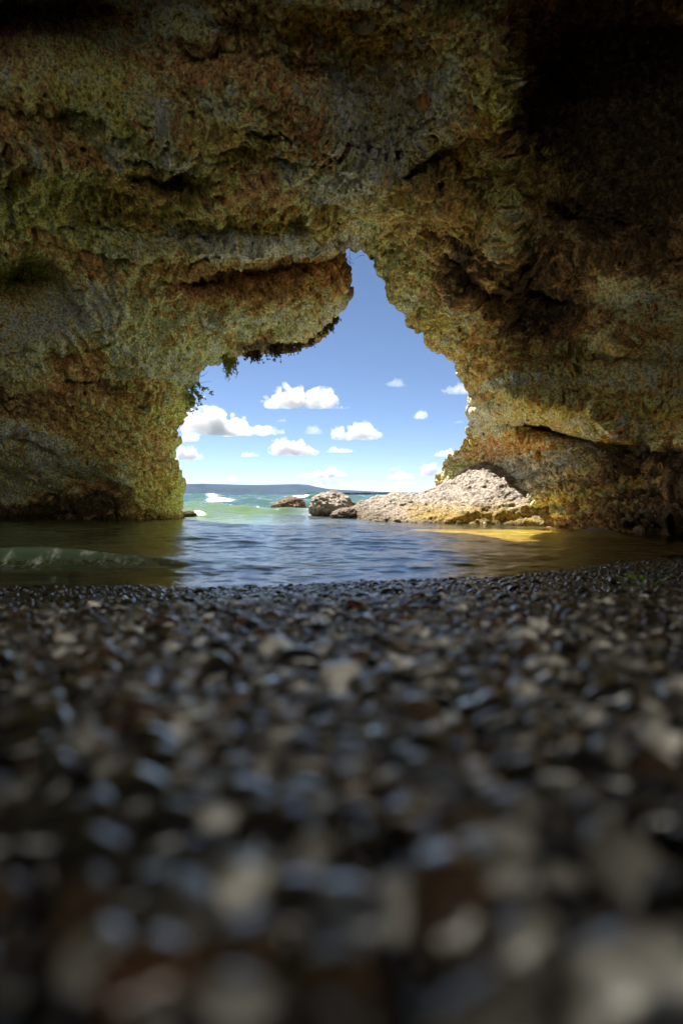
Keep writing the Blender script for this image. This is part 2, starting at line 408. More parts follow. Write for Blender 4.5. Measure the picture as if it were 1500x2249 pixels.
# ---- back part: unseen tunnel, shaped and darkened to steer light from the back right
NB = 46
b = np.linspace(0, 1, NB + 1)[1:]
last = V[-1]
cx_, cz_ = last[:, 0], last[:, 2]
Lback = np.interp(ox + 0 * oy, [-1250, -200, 900, 2000, 2750], [7.0, 6.0, 3.4, 2.8, 2.6])
Lback = np.convolve(np.pad(Lback, 30, mode='edge'), np.ones(61) / 61, 'valid')
B = np.zeros((NB, NT, 3))
B[:, :, 0] = cx_[None] * (1 + .12 * b[:, None]); B[:, :, 0] -= 2.4 * b[:, None] * sstep(1900, 2700, ox)[None] * sstep(.3, 1.6, cz_)[None]; B[:, :, 0] += 2.600000 * b[:, None] ** 2 * np.interp(ox, [-1250, -200, 900, 2750], [1, .85, .3, 0])[None]; B[:, :, 1] = last[None, :, 1] - b[:, None] * Lback[None]; B[:, :, 2] = cz_[None] + .25 * np.sin(b[:, None] * 3) * (cz_[None] > .5)  # upper right bulges in to shade the rock, left closes towards the opening
Bn = B.reshape(-1, 3)
B += (.25 * fbm(Bn, .8, 5, .5, 31)).reshape(NB, NT, 1) * np.array([1, .3, 1]) * np.minimum(1, b[:, None, None] * 4)
colB = np.tile(np.array((.10,.08,.05)), (NB * NT, 1)) * (1 + .6 * fbm(Bn, 2.5, 4, .6, 33))[:, None]
# ---- outside: the rock turns round the edge of the opening and becomes the cliff
tx = np.gradient(lx); ty = np.gradient(ly)
k_ = np.hanning(41); k_ /= k_.sum()
tx = np.convolve(np.pad(tx, 20, mode='edge'), k_, 'valid'); ty = np.convolve(np.pad(ty, 20, mode='edge'), k_, 'valid')
nl = np.hypot(tx, ty); onx, ony = ty / nl, -tx / nl        # picture y is down; left of travel = away from the hole
rings = [(.015,.10),(.05,.22),(.12,.34),(.25,.45),(.45,.55),(.8,.68),(1.4,.8),(2.4,.9),(4.0,1.0)]
E = np.zeros((len(rings), NT, 3))
for k, (o_, d_) in enumerate(rings):
    E[k, :, 0] = V[0, :, 0] + onx * o_; E[k, :, 1] = V[0, :, 1] + d_; E[k, :, 2] = V[0, :, 2] - ony * o_
En = E.reshape(-1, 3)
E += ((.10 * fbm(En, 1.5, 5, .55, 41)) .reshape(len(rings), NT, 1)) * np.array([.3, 1, .3]) * np.linspace(.3, 1, len(rings))[:, None, None]
colE = np.tile(np.array((.17,.12,.06)), (len(En), 1)) * (1 + .6 * fbm(En, 4, 4, .6, 43))[:, None]
ALL = np.concatenate([E[::-1].reshape(-1, 3), V.reshape(-1, 3), B.reshape(-1, 3)])
COL = np.concatenate([colE.reshape(len(rings), NT, 3)[::-1].reshape(-1, 3), col, np.clip(colB, .01, .6)])
faces = [grid_faces(len(rings) + NS + NB, NT)]

# unseen outer face added to stop sun leaking in, also gives thickness
O1 = V[60::10, ::10]; rO = O1 - np.array([0, 0, CAMZ]); O1 = O1 + rO / np.linalg.norm(rO, axis=-1, keepdims=True) * 1.3
O2 = B[::6, ::10].copy(); O2[..., 0] *= 1.3; O2[..., 2] = np.where(O2[..., 2] > 0, O2[..., 2] * 1.45, O2[..., 2])
OUT = np.concatenate([O1, O2]); 
faces.append(grid_faces(OUT.shape[0], OUT.shape[1], off=len(ALL)))
ALL = np.concatenate([ALL, OUT.reshape(-1, 3)]); COL = np.concatenate([COL, np.tile(np.array([[.2,.16,.1]]), (OUT.shape[0] * OUT.shape[1], 1))])

# ---- stones set in the conglomerate (part of the rock's own surface)
icoV, icoF = ico(3)
ico2V, ico2F = ico(2)
shapes = []
for k in range(10):
    v = ico2V if k < 10 else icoV
    sc3 = np.array([1, rng.uniform(.65, .95), rng.uniform(.4, .7)])
    shapes.append((v * (1 + .30 * fbm(v, 1.1, 3, .5, 200 + k))[:, None]) * sc3)
def frames(nv, spin):
    a = np.cross(nv, np.array([.3, .5, .81])); a /= np.linalg.norm(a, axis=1)[:, None]
    bb = np.cross(nv, a)
    c, s_ = np.cos(spin)[:, None], np.sin(spin)[:, None]
    return np.stack([a * c + bb * s_, -a * s_ + bb * c, nv], 1)      # rows: local x, y, z axes
def scatter(pos, nv, size, spin, kind, base=None, bf=None):
    base = base if base is not None else shapes; bf = bf if bf is not None else ico2F
    Fm = frames(nv, spin)
    S = np.stack(base)[kind]                                   # n, m, 3
    W = np.einsum('nmk,nkj->nmj', S * size[:, None, None], Fm) + pos[:, None, :]
    m_ = S.shape[1]
    ff = (bf[None] + (np.arange(len(pos)) * m_)[:, None, None]).reshape(-1, 3)
    return W.reshape(-1, 3), ff, m_
fx, fy = fx0, fy0
sm = np.clip(blob(880,110,170,130) * .9 + blob(960,240,60,60) + blob(1290,1030,150,35) * .9 + blob(1330,1110,170,55) * 2.2 + blob(1190,1060,120,30) + blob(640,330,160,70) * .22 + blob(230,330,200,80) * .15 + blob(1150,790,200,80)*.15, 0, 2)
sm *= (dl.ravel() > 25) * (n_c > -.25) * (Pf[:, 2] > -.1)
area = np.linalg.norm(np.cross(np.gradient(V1, axis=0), np.gradient(V1, axis=1)), axis=-1).ravel()
pw = sm * area; pw /= pw.sum()
NSTONE = 1500
pick = rng.choice(len(pw), NSTONE, p=pw, replace=False)
ss = np.exp(rng.normal(math.log(.021), .45, NSTONE)); ss = np.clip(ss, .012, .10)
Vf = V.reshape(-1, 3); Nf = nrm.reshape(-1, 3)
nj = Nf[pick] + rng.normal(0, .25, (NSTONE, 3)); nj /= np.linalg.norm(nj, axis=1)[:, None]
SV, SF, m_ = scatter(Vf[pick] + Nf[pick] * (ss * .12)[:, None], nj, ss, rng.uniform(0, 6.28, NSTONE), rng.integers(0, 10, NSTONE))
pal = np.array([(.33,.27,.19),(.26,.22,.17),(.42,.36,.27),(.22,.14,.08),(.34,.20,.09),(.30,.22,.08)])
sc_ = pal[rng.integers(0, 6, NSTONE)] * .75 + col[pick] * .35
big = [(805,22,.085,.95),(885,85,.055,1.0),(862,140,.06,1.1),(940,60,.05,1.0),(955,195,.075,2.0),(930,165,.06,1.0),(915,180,.05,1.0),(700,75,.05,1.0),(650,505,.09,1.2),(845,150,.045,1.),(1150,1010,.06,1.3),(1190,1000,.07,1.5),(800,310,.05,1.)]
bi = [int(np.argmin((GX.ravel() - a[0]) ** 2 + (GY.ravel() - a[1]) ** 2)) for a in big]
bs = np.array([a[2] for a in big])
BV, BF, _ = scatter(Vf[bi] + Nf[bi] * (bs * .3)[:, None], Nf[bi], bs, rng.uniform(0, 6, len(bi)), rng.integers(0, 10, len(bi)))
bc = np.array([(.33,.29,.24) if a[3] < 1.4 else (.42,.22,.06) for a in big])
off = len(ALL)
ALL = np.concatenate([ALL, SV, BV]); COL = np.concatenate([COL, np.repeat(np.clip(sc_, .02, .6), m_, 0), np.repeat(bc, m_, 0)])
faces += [SF + off, BF + off + len(SV)]
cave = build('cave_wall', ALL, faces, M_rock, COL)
tag(cave, 'mossy brown conglomerate sea cave arching overhead around the opening', 'sea cave', kind='structure')

# ------------------------------------------------------------------ ground: beach running down into the sea bed
def shore(X):
    return 2.2 + .6 * np.log1p(np.exp((X - .55) * 3.2)) / 3.2 * (X < 50)
KD = [-60,-.5,0,.1,.29,.5,.7,1.0,1.15,1.3,2.0,2.2,2.6,4,7,12,30,12000]
KC = [.06,.09,.095,.1,.122,.147,.172,.203,.225,.252,.338,.356,.41,.56,.85,1.6,3,3.2]
def ground_z(X, Y, rough=True):
    Xc = np.clip(X, -6, 3.0)
    d = np.where(Y > 0, Y * 2.2 / shore(Xc), Y)
    z = CAMZ - np.interp(d, KD, KC)
    z = z + .004 * np.sin(X * 5.1 + .8) * sstep(.25, .9, Y) * (Y < 3.5) + .009 * np.clip(X, -1, 2) * sstep(.3, 1.2, Y) * (Y < 3)
    z = z + np.interp(X * .5 - Y * .86, [2.8, 4.0, 8, 13, 60], [0, .6, 6.0, 8.5, 11]) * sstep(.8, -.4, Y)  # unseen bank added behind the camera, turned to the sun
    P = np.stack([X, Y, X * 0], -1).reshape(-1, 3)
    z = z + (.006 * fbm(P, 2.2, 3, .5, 300)).reshape(X.shape) * sstep(.15, .6, np.abs(Y))
    bar = sstep(.15, .8, X) * sstep(7.6, 6.6, Y) * (Y > 1)            # sand bar under the right hand shallows
    z = np.where(z < -.045, z + (np.maximum(z, -.045 - .012 * (7 - Y)* 0) - z) * bar, z)
    return z, d
uu = np.concatenate([[-60, -20, -8], np.linspace(-3, 3, 241), [8, 20, 60]])
yy = np.concatenate([-np.geomspace(60, .3, 60), np.linspace(-.25, 10, 360), np.geomspace(10.3, 9200, 90)])
wid = np.where(np.abs(yy) < 1.8, 1.8, np.abs(yy))
XX = uu[None] * np.minimum(wid, 4000)[:, None]; YY = np.repeat(yy[:, None], len(uu), 1)
ZZ, dd = ground_z(XX, YY)
gP = np.stack([XX, YY, ZZ], -1).reshape(-1, 3)
gn = fbm(gP, 3, 5, .6, 310); gn2 = fbm(gP, 14, 3, .6, 311)
dry = np.array((.05,.045,.04)); sand = np.array((.64,.42,.035)); green = np.array((.22,.26,.10)); deep = np.array((.05,.16,.13))
side = sstep(-.6, 1.1, XX.ravel())[:, None]
gc = green + (sand - green) * side
gc = gc + (deep - gc) * sstep(7, 14, YY.ravel())[:, None]
gc = gc + (dry * .7 - gc) * sstep(2.9, 2.3, dd.ravel())[:, None]
back = sstep(1.8, 3.6, (XX * .5 - YY * .86).ravel() + .3 * gn)[:, None] * sstep(.2, -.8, YY.ravel())[:, None]
gc = gc + (np.array((.80,.70,.54)) - gc) * back        # unseen pale bank, added to bounce sunlight into the cave
gc = np.clip(gc * (1 + .5 * gn + .5 * gn2)[:, None], .005, .6)
M_ground = rock_mat('shingle and sea bed', bump=.7, fine=1.3, rough=.8)
ground = build('ground', gP, [grid_faces(len(yy), len(uu))], M_ground, gc)
tag(ground, 'dark shingle beach sloping down into the sandy sea bed', 'ground', kind='structure')

# ------------------------------------------------------------------ water
def water_mat():
    m, nt, N, L = new_mat('sea water')
    N.remove(N['Principled BSDF'])
    out = N['Material Output']
    geo = N.new('ShaderNodeNewGeometry')
    mp = N.new('ShaderNodeMapping'); mp.inputs['Scale'].default_value = (1, 1.6, 1)
    L.new(geo.outputs['Position'], mp.inputs['Vector'])
    nz = N.new('ShaderNodeTexNoise'); nz.inputs['Scale'].default_value = 14; nz.inputs['Detail'].default_value = 5; nz.inputs['Roughness'].default_value = .55; nz.inputs['Distortion'].default_value = .6
    L.new(mp.outputs[0], nz.inputs['Vector'])
    bp = N.new('ShaderNodeBump'); bp.inputs['Strength'].default_value = .42; bp.inputs['Distance'].default_value = .010
    L.new(nz.outputs[0], bp.inputs['Height'])
    fr = N.new('ShaderNodeFresnel'); fr.inputs['IOR'].default_value = 1.33
    L.new(bp.outputs[0], fr.inputs['Normal'])
    gl = N.new('ShaderNodeBsdfGlossy'); gl.inputs['Roughness'].default_value = .03
    L.new(bp.outputs[0], gl.inputs['Normal'])
    tr = N.new('ShaderNodeBsdfTransparent'); tr.inputs['Color'].default_value = (.93, .91, .80, 1)
    atc = N.new('ShaderNodeAttribute'); atc.attribute_name = 'Col'
    df = N.new('ShaderNodeBsdfDiffuse'); L.new(atc.outputs['Color'], df.inputs['Color'])
    tl = N.new('ShaderNodeBsdfTranslucent'); L.new(atc.outputs['Color'], tl.inputs['Color'])
    m0 = N.new('ShaderNodeMixShader'); m0.inputs[0].default_value = .4
    L.new(df.outputs[0], m0.inputs[1]); L.new(tl.outputs[0], m0.inputs[2])
    at = N.new('ShaderNodeAttribute'); at.attribute_name = 'turbid'
    m1 = N.new('ShaderNodeMixShader'); L.new(at.outputs['Fac'], m1.inputs[0]); L.new(tr.outputs[0], m1.inputs[1]); L.new(m0.outputs[0], m1.inputs[2])
    fs = N.new('ShaderNodeMath'); fs.operation = 'POWER'; fs.inputs[1].default_value = .72; L.new(fr.outputs[0], fs.inputs[0])
    m2 = N.new('ShaderNodeMixShader'); L.new(fs.outputs[0], m2.inputs[0]); L.new(m1.outputs[0], m2.inputs[1]); L.new(gl.outputs[0], m2.inputs[2])
    fo = N.new('ShaderNodeAttribute'); fo.attribute_name = 'foam'
    n3 = N.new('ShaderNodeTexNoise'); n3.inputs['Scale'].default_value = 45; n3.inputs['Detail'].default_value = 6; n3.inputs['Roughness'].default_value = .7
    L.new(geo.outputs['Position'], n3.inputs['Vector'])
    sb = N.new('ShaderNodeMath'); sb.operation = 'MULTIPLY_ADD'; sb.inputs[1].default_value = 4.0; sb.inputs[2].default_value = -1.35
    L.new(n3.outputs[0], sb.inputs[0])
    cl = N.new('ShaderNodeMath'); cl.operation = 'MULTIPLY'; cl.use_clamp = True
    L.new(fo.outputs['Fac'], cl.inputs[0]); L.new(sb.outputs[0], cl.inputs[1])
    wd = N.new('ShaderNodeBsdfDiffuse'); wd.inputs['Color'].default_value = (.78, .82, .80, 1)
    m3 = N.new('ShaderNodeMixShader'); L.new(cl.outputs[0], m3.inputs[0]); L.new(m2.outputs[0], m3.inputs[1]); L.new(wd.outputs[0], m3.inputs[2])
    L.new(m3.outputs[0], out.inputs['Surface'])
    return m
M_water = water_mat()
yw = np.concatenate([np.linspace(1.6, 9, 760), np.geomspace(9.02, 120, 420), np.geomspace(122, 9000, 60)])
uw = np.concatenate([[-40, -8, -2.5], np.linspace(-1.05, 1.0, 640), [2.5, 8, 40]])
WX = uw[None] * np.minimum(yw, 300 + yw * .0 + 0)[:, None]
WX = uw[None] * np.where(yw < 2000, yw, 2000)[:, None]
WY = np.repeat(yw[:, None], len(uw), 1)
wz = np.zeros_like(WX)
wr = np.random.default_rng(5)
inside = sstep(13, 7.5, WY)
for k in range(60):
    lam = math.exp(wr.uniform(math.log(.06), math.log(.5)))
    ang = wr.normal(0, .5)
    kx, ky = math.sin(ang) * 2 * math.pi / lam, math.cos(ang) * 2 * math.pi / lam
    amp = .0022 * lam ** .8 * wr.uniform(.5, 1.3)
    fade = np.clip(lam / (WY ** 2 * .0042 + .02) - .3, 0, 1)
    wz += amp * np.sin(kx * WX + ky * WY + wr.uniform(0, 6.28)) * fade
P2 = np.stack([WX, WY, 0 * WX], -1).reshape(-1, 3)
wz *= (1 + .9 * fbm(P2, .8, 3, .5, 400)).reshape(WX.shape) * sstep(1.9, 2.7, WY) * .9 + .1
outside = sstep(8.0, 13, WY)
for k in range(30):
    lam = math.exp(wr.uniform(math.log(.5), math.log(9)))
    ang = wr.normal(0.1, .45)
    kx, ky = math.sin(ang) * 2 * math.pi / lam, math.cos(ang) * 2 * math.pi / lam
    fade = np.clip(lam / (WY * .05) - .15, 0, 1) * sstep(400, 100, WY)
    ph = kx * WX + ky * WY + wr.uniform(0, 6.28)
    wz += outside * .015 * lam ** .85 * fade * (np.sin(ph) + .35 * np.sin(2 * ph))
foam = np.zeros_like(WX)
wn_ = fbm(P2, 2.0, 3, .5, 401).reshape(WX.shape); wn2 = fbm(P2 * np.array([1, .45, 1]), 34, 4, .75, 402).reshape(WX.shape)
wn3 = fbm(P2, 9, 4, .6, 403).reshape(WX.shape)
# small wave breaking on the left inside the cave
yc = 2.99 + .06 * np.sin(WX * 1.7) + .05 * wn_
dw = WY - yc
ax = sstep(-.62, -1.15, WX + .12 * wn_) * (.55 + .45 * sstep(-.9, -1.6, WX)) * (1 + .22 * fbm(P2, 3.2, 3, .5, 407).reshape(WX.shape))
prof = np.where(dw < 0, np.exp(-(dw / .06) ** 2), np.exp(-(dw / .24) ** 2))
wz += .080 * ax * prof
foam += ax * (1.1 * np.exp(-((dw + .06) / .06) ** 2) * sstep(.0, .6, wn2 + .6 * wn3) * 1.0 + 1.1 * np.exp(-((dw + .01) / .02) ** 2) * sstep(.05, .3, wn3) + .55 * np.exp(-((dw + .14) / .05) ** 2) * sstep(.0, .5, wn2 + wn3))
# wavelet at the foot of the right wall
bx = np.exp(-(((WX - 2.15) / .2) ** 2 + ((WY - 4.85) / .13) ** 2))
wz += .075 * bx * (1 + .5 * wn3); foam += .62 * bx * (.6 + wn3) + .35 * np.exp(-(((WX - 1.3) / .35) ** 2 + ((WY - 4.1) / .12) ** 2)) * (.5 + wn3)
# breaker outside the opening
yc = 13.6 + .5 * wn_; dw = WY - yc
ax = sstep(-5.5, -3.4, WX) * sstep(-1.2, -2.0, WX) * (1 + .4 * wn3)
wz += .15 * ax * np.where(dw < 0, np.exp(-(dw / .6) ** 2), np.exp(-(dw / 1.2) ** 2))
foam += .14 * np.exp(-((WX + 3.0) / .28) ** 2 - ((dw + .0) / .35) ** 2) * (.7 + wn3) + .3 * np.exp(-((WX + 1.75) / .55) ** 2 - ((dw + .45) / .35) ** 2) * (.75 + wn3)
foam += .6 * np.exp(-((WX + .35) / .35) ** 2 - ((WY - 11.2) / .6) ** 2) * (.75 + wn3)          # white water round the boulders
foam += .10 * sstep(.35, .6, wn_ + .4 * wn3) * sstep(10, 16, WY) * sstep(90, 30, WY)
turb = .10 + .62 * sstep(1.1, .1, WX - .12 * (6.5 - WY)) * sstep(2.4, 3.2, WY)
turb = turb + (.92 - turb) * sstep(8.5, 14, WY)
gzw, gdw = ground_z(WX, WY); dep = np.clip(-gzw, -1, 5)
foam += .55 * np.exp(-((dep - .004) / .006) ** 2) * (.6 + wn3 + .5 * wn_) * (WY < 3.6)
turb = np.maximum(turb, .75 * np.clip(wz / .07, 0, 1) * (WX < -.5) * (WY < 5))
turb = np.minimum(turb, .06 + 2 * np.clip(WY - 2.3, 0, 9))
shallow = np.array((.30,.44,.19)); teal = np.array((.10,.205,.155)); far = np.array((.085,.19,.16)); wavec = np.array((.38,.56,.36))
cen = np.array((.15,.22,.25)); mid_ = (sstep(-1.6, -.6, WX) * sstep(2.5, .6, WX)).ravel()[:, None]  # mid-channel body colour lightened and blued to paint in sky reflection
shallow = shallow + (cen - shallow) * mid_
wc = shallow + (teal - shallow) * sstep(9, 14, WY.ravel())[:, None]
wc = wc + (far - wc) * sstep(40, 300, WY.ravel())[:, None]
wc = wc + (wavec - wc) * (np.clip(wz / .05, 0, 1) * (WY < 5) * (WX < -.4)).ravel()[:, None]
wc *= (1 + .35 * fbm(P2, .5, 4, .6, 405))[:, None]
water = build('water', np.stack([WX, WY, wz], -1).reshape(-1, 3), [grid_faces(len(yw), len(uw))], M_water, wc, {'turbid': turb.ravel(), 'foam': np.clip(foam, 0, 1.2).ravel()})
tag(water, 'rippled clear water in the cave mouth opening to green sea', 'water', kind='structure')

# ------------------------------------------------------------------ rocks in the cave mouth
def loft_rock(name, secs, mat, colf, na=420, nb=260, disp=1.0, seed=0):
    """secs: rows of (front foot, crest, back foot) points; a solid ridge swept between them"""
    S = np.array(secs, float); S[:, 1, 2] -= .05                    # k, 3, 3
    kk = np.linspace(0, len(S) - 1, na)
    i0 = np.clip(kk.astype(int), 0, len(S) - 2); fr = (kk - i0)[:, None, None]; fr = fr * fr * (3 - 2 * fr) * .5 + fr * .5
    Q = S[i0] * (1 - fr) + S[i0 + 1] * fr
    bb = np.linspace(0, 1, nb)
    front, crest, backp = Q[:, 0], Q[:, 1], Q[:, 2]
    G = np.zeros((na, nb, 3))
    for j, v in enumerate(bb):
        if v < .62:
            s_ = v / .62
            xy = s_; zz = .30 * sstep(0, .16, s_) + .70 * s_ ** .9
            G[:, j, :2] = front[:, :2] + (crest - front)[:, :2] * xy
            G[:, j, 2] = front[:, 2] + (crest - front)[:, 2] * zz
        else:
            s_ = (v - .62) / .38
            G[:, j, :2] = crest[:, :2] + (backp - crest)[:, :2] * s_ ** .8
            G[:, j, 2] = crest[:, 2] + (backp - crest)[:, 2] * (1 - math.cos(s_ * math.pi / 2))
    N_ = grid_normals(G)
    if (N_[..., 2].mean()) < 0: N_ = -N_
    P = G.reshape(-1, 3)
    Pl_ = P * np.array([1, 1, 2.6]) + .35 * P[:, [0]] * np.array([0, 0, -1.2])
    w1, id1 = worley((P + .02 * fbm(P, 8, 2, .5, seed + 9)[:, None]) * np.array([.6, 1, 1.2]), 17, seed); w0, id0 = worley((P + .06 * fbm(P, 4, 2, .5, seed + 11)[:, None]) * np.array([.5, 1, 1.3]), 6, seed + 1)
    w2, id2 = worley(P, 34, seed + 3)
    n1 = fbm(Pl_, 2.2, 4, .55, seed + 1); n2 = fbm(P, 7, 4, .6, seed + 2); n3 = fbm(Pl_, 5, 3, .5, seed + 4, ridged=True)
    d = disp * (.085 * n1 + .035 * n2 + .03 * n3 + .026 * np.clip(.55 - w0, -.25, .5) + .011 * np.clip(.6 - w1, -.3, .6) + .010 * np.clip(.6 - w2, -.3, .6))
    G = G + N_ * d.reshape(na, nb, 1)
    c = colf(G.reshape(-1, 3), n1, n2, w1, id1)
    return build(name, G.reshape(-1, 3), [grid_faces(na, nb)], mat, np.clip(c, .012, .75))
def wl(x, y, dz=-.25):          # a foot point at the waterline seen at picture point x, y
    Y = CAMZ * F / (y - HY)
    p = px(x, y, Y); p[2] += dz
    return p
def cr(x, y, Y): return px(x, y, Y)
def ledge_col(P, n1, n2, w1, id1):
    c = np.tile(np.array((.37,.315,.265)), (len(P), 1)) * (.75 + .5 * (id1 / 255.))[:, None]
    c = mixc(c, (.19,.13,.085), sstep(.1, .5, n2 + .4 * n1) * .7)
    c = c * (1 - .32 * sstep(.42, .7, w1))[:, None]
    low = sstep(.30, .08, P[:, 2] + .10 * n1 - .04 * (P[:, 0] - .8))
    c = mixc(c, (.30,.20,.035), low * sstep(.55, 1.2, P[:, 0] + .3 * n2) * sstep(-.8, .1, n1 + .5 * n2) * .95)
    c = mixc(c, (.12,.09,.06), low * sstep(.9, .4, P[:, 0] + .3 * n2) * .8)
    c = mixc(c, (.10,.075,.035), sstep(.07, .0, P[:, 2] + .03 * n2) * .8)
    return c
secs = []
for f, c_, bk in [((738,1132),(742,1128,9.9),(735,1120,10.6)), ((770,1138),(776,1108,9.6),(760,1118,10.6)), ((812,1146),(812,1090,9.5),(800,1118,10.6)), ((862,1149),(866,1077,9.5),(850,1110,10.6)), ((920,1151),(918,1081,9.5),(900,1110,10.6)),
                  ((985,1152),(960,1064,9.4),(950,1110,10.4)), ((1060,1153),(1020,1024,9.2),(980,1090,10.2)), ((1120,1154),(1072,998,8.9),(1040,1080,10.0)), ((1190,1157),(1118,1012,8.2),(1100,1080,9.4)), ((1290,1162),(1200,1050,7.4),(1200,1090,8.6))]:
    b_ = px(bk[0], bk[1], bk[2]); b_[2] = -.3
    secs.append((wl(*f), cr(*c_), b_))
ledge = loft_rock('rock_ledge', secs, M_ledge, ledge_col, 560, 300, 1.0, 500)
tag(ledge, 'pale sunlit pebbly rock ledge sloping from the right cave wall into the water', 'rock ledge')

def boulder(name, centre, size, colr, seed, rot=0, lab=None):
    v, f = ico(6)
    n1 = fbm(v, .9, 4, .5, seed); n2 = fbm(v, 3, 5, .62, seed + 5)
    w1, id1 = worley(v, 6, seed)
    r = 1 + .28 * n1 + .14 * n2 + .10 * np.clip(.55 - w1, -.3, .5)
    P = v * r[:, None] * np.array(size)
    c_, s_ = math.cos(R(rot)), math.sin(R(rot))
    P = np.stack([P[:, 0] * c_ - P[:, 2] * s_, P[:, 1], P[:, 0] * s_ + P[:, 2] * c_], 1) 
    col = np.tile(np.array(colr), (len(v), 1)) * (.7 + .6 * id1 / 255.)[:, None]
    col = mixc(col, (.06,.05,.04), sstep(.0, .4, n2) * .6)
    zz = P[:, 2] + centre[2]
    col = mixc(col, (.05,.04,.025), sstep(.10, .02, zz + .03 * n2) * .85)
    o = build(name, P, [f], M_ledge, np.clip(col, .01, .7))
    o.location = centre
    tag(o, lab, 'boulder', 'boulders in the cave mouth')
    return o
p = px(634, 1113, 11.6); boulder('boulder', (p[0], 11.6, .08), (.36, .42, .23), (.20,.125,.075), 601, 14, 'reddish brown boulder standing alone in the water of the opening')
p = px(735, 1105, 10.6); boulder('boulder', (p[0], 10.6, .05), (.46, .5, .36), (.34,.29,.24), 613, -10, 'rough grey boulder between the brown boulder and the pale ledge')
p = px(757, 1125, 9.0); boulder('boulder', (p[0], 9.0, .03), (.22, .25, .13), (.24,.19,.15), 621, 5, 'low dark grey boulder at the foot of the rough grey boulder')
p = px(412, 1120, 10.4); boulder('boulder', (p[0] , 10.4, -.02), (.16, .3, .10), (.16,.15,.04), 631, 0, 'flat mossy boulder at the foot of the left cave wall')

p = wl(1063, 1151.5, 0)
o = build('white_stone', ico2V * np.array([.022, .018, .016]) * (1 + .15 * fbm(ico2V, 1, 2, .5, 77))[:, None], [ico2F], M_ledge, np.tile(np.array([[.7, .68, .64]]), (len(ico2V), 1)))
o.location = (p[0], p[1] - .03, .012)
tag(o, 'tiny white stone at the waterline below the pale ledge', 'stone')

# ------------------------------------------------------------------ pebbles
def pebble_mat():
    m, nt, N, L = new_mat('beach pebbles')
    b = N['Principled BSDF']
    at = N.new('ShaderNodeAttribute'); at.attribute_name = 'Col'
    geo = N.new('ShaderNodeNewGeometry')
    n1 = N.new('ShaderNodeTexNoise'); n1.inputs['Scale'].default_value = 160; n1.inputs['Detail'].default_value = 4
    L.new(geo.outputs['Position'], n1.inputs['Vector'])
    mr = N.new('ShaderNodeMapRange'); mr.inputs[1].default_value = .3; mr.inputs[2].default_value = .7; mr.inputs[3].default_value = .65; mr.inputs[4].default_value = 1.3
    L.new(n1.outputs[0], mr.inputs[0])
    mx = N.new('ShaderNodeVectorMath'); mx.operation = 'SCALE'
    L.new(at.outputs['Color'], mx.inputs[0]); L.new(mr.outputs[0], mx.inputs['Scale']); L.new(mx.outputs[0], b.inputs['Base Color'])
    r = N.new('ShaderNodeMapRange'); r.inputs[3].default_value = .22; r.inputs[4].default_value = .10
    L.new(at.outputs['Alpha'], r.inputs[0]); L.new(r.outputs[0], b.inputs['Roughness'])
    b.inputs['Specular IOR Level'].default_value = .8
    b.inputs['Coat Roughness'].default_value = .04; L.new(at.outputs['Alpha'], b.inputs['Coat Weight'])
    bp = N.new('ShaderNodeBump'); bp.inputs['Strength'].default_value = .25; bp.inputs['Distance'].default_value = .002
    L.new(n1.outputs[0], bp.inputs['Height']); L.new(bp.outputs[0], b.inputs['Normal'])
    return m
M_peb = pebble_mat()
PALS = [((.013,.012,.012), .33, 'charcoal'), ((.058,.038,.025), .22, 'brown'), ((.070,.065,.060), .16, 'dark grey'), ((.20,.188,.172), .15, 'grey'), ((.60,.57,.53), .09, 'pale grey'), ((.075,.036,.022), .04, 'rust brown'), ((.065,.073,.09), .03, 'blue grey')]
prng = np.random.default_rng(21)
pp = []
def lay(y0, y1, cell, smin, smax, layers=1):
    for l_ in range(layers):
        ys = np.arange(y0, y1, cell)
        for y_ in ys:
            half = .64 * max(y_, .12) + .10
            xs = np.arange(-half, half, cell)
            n_ = len(xs)
            pp.append(np.stack([xs + prng.uniform(-.5, .5, n_) * cell, y_ + prng.uniform(-.5, .5, n_) * cell, np.exp(prng.uniform(math.log(smin), math.log(smax), n_)), np.full(n_, float(l_))], 1))
lay(-.02, .45, .0135, .0055, .0145); lay(.02, .45, .045, .013, .021)
lay(.45, 1.1, .0125, .005, .0125); lay(.45, 1.1, .06, .012, .022)
lay(1.1, 2.0, .015, .006, .014); lay(1.1, 3.3, .08, .012, .024)
lay(2.0, 3.9, .02, .009, .018)
pp = np.concatenate(pp)
gz, gd = ground_z(pp[:, 0], pp[:, 1])
keep = (gd < 2.55) & (np.abs(pp[:, 0]) < 3.0)
pp, gz, gd = pp[keep], gz[keep], gd[keep]
NP = len(pp)
psh = []
for k in range(12):
    sc3 = np.array([1, prng.uniform(.55, .9), prng.uniform(.30, .60)])
    v_ = ico2V * (1 + .25 * fbm(ico2V, 1.0, 2, .5, 700 + k))[:, None]
    for c_ in range(5):                                   # broken facets
        nn_ = prng.normal(0, 1, 3); nn_ /= np.linalg.norm(nn_); dd_ = v_ @ nn_; cut = prng.uniform(.62, .85)
        v_ = v_ - np.maximum(dd_ - cut, 0)[:, None] * nn_ * .85
    psh.append(v_ * sc3)
psh_small = []
i1V, i1F = ico(1) if False else (ico2V, ico2F)
lo = ico(2)
nv = np.stack([prng.normal(0, .28, NP), prng.normal(0, .28, NP), np.ones(NP)], 1); nv /= np.linalg.norm(nv, axis=1)[:, None]
kind = prng.integers(0, 12, NP); spin = prng.uniform(0, 6.28, NP)
pos = np.stack([pp[:, 0], pp[:, 1], gz + pp[:, 2] * .28 + prng.uniform(-.1, .25, NP) * pp[:, 2]], 1)
ci = prng.choice(len(PALS), NP, p=np.array([a[1] for a in PALS]) / sum(a[1] for a in PALS))
pc = np.array([a[0] for a in PALS])[ci] * prng.uniform(.7, 1.35, NP)[:, None]
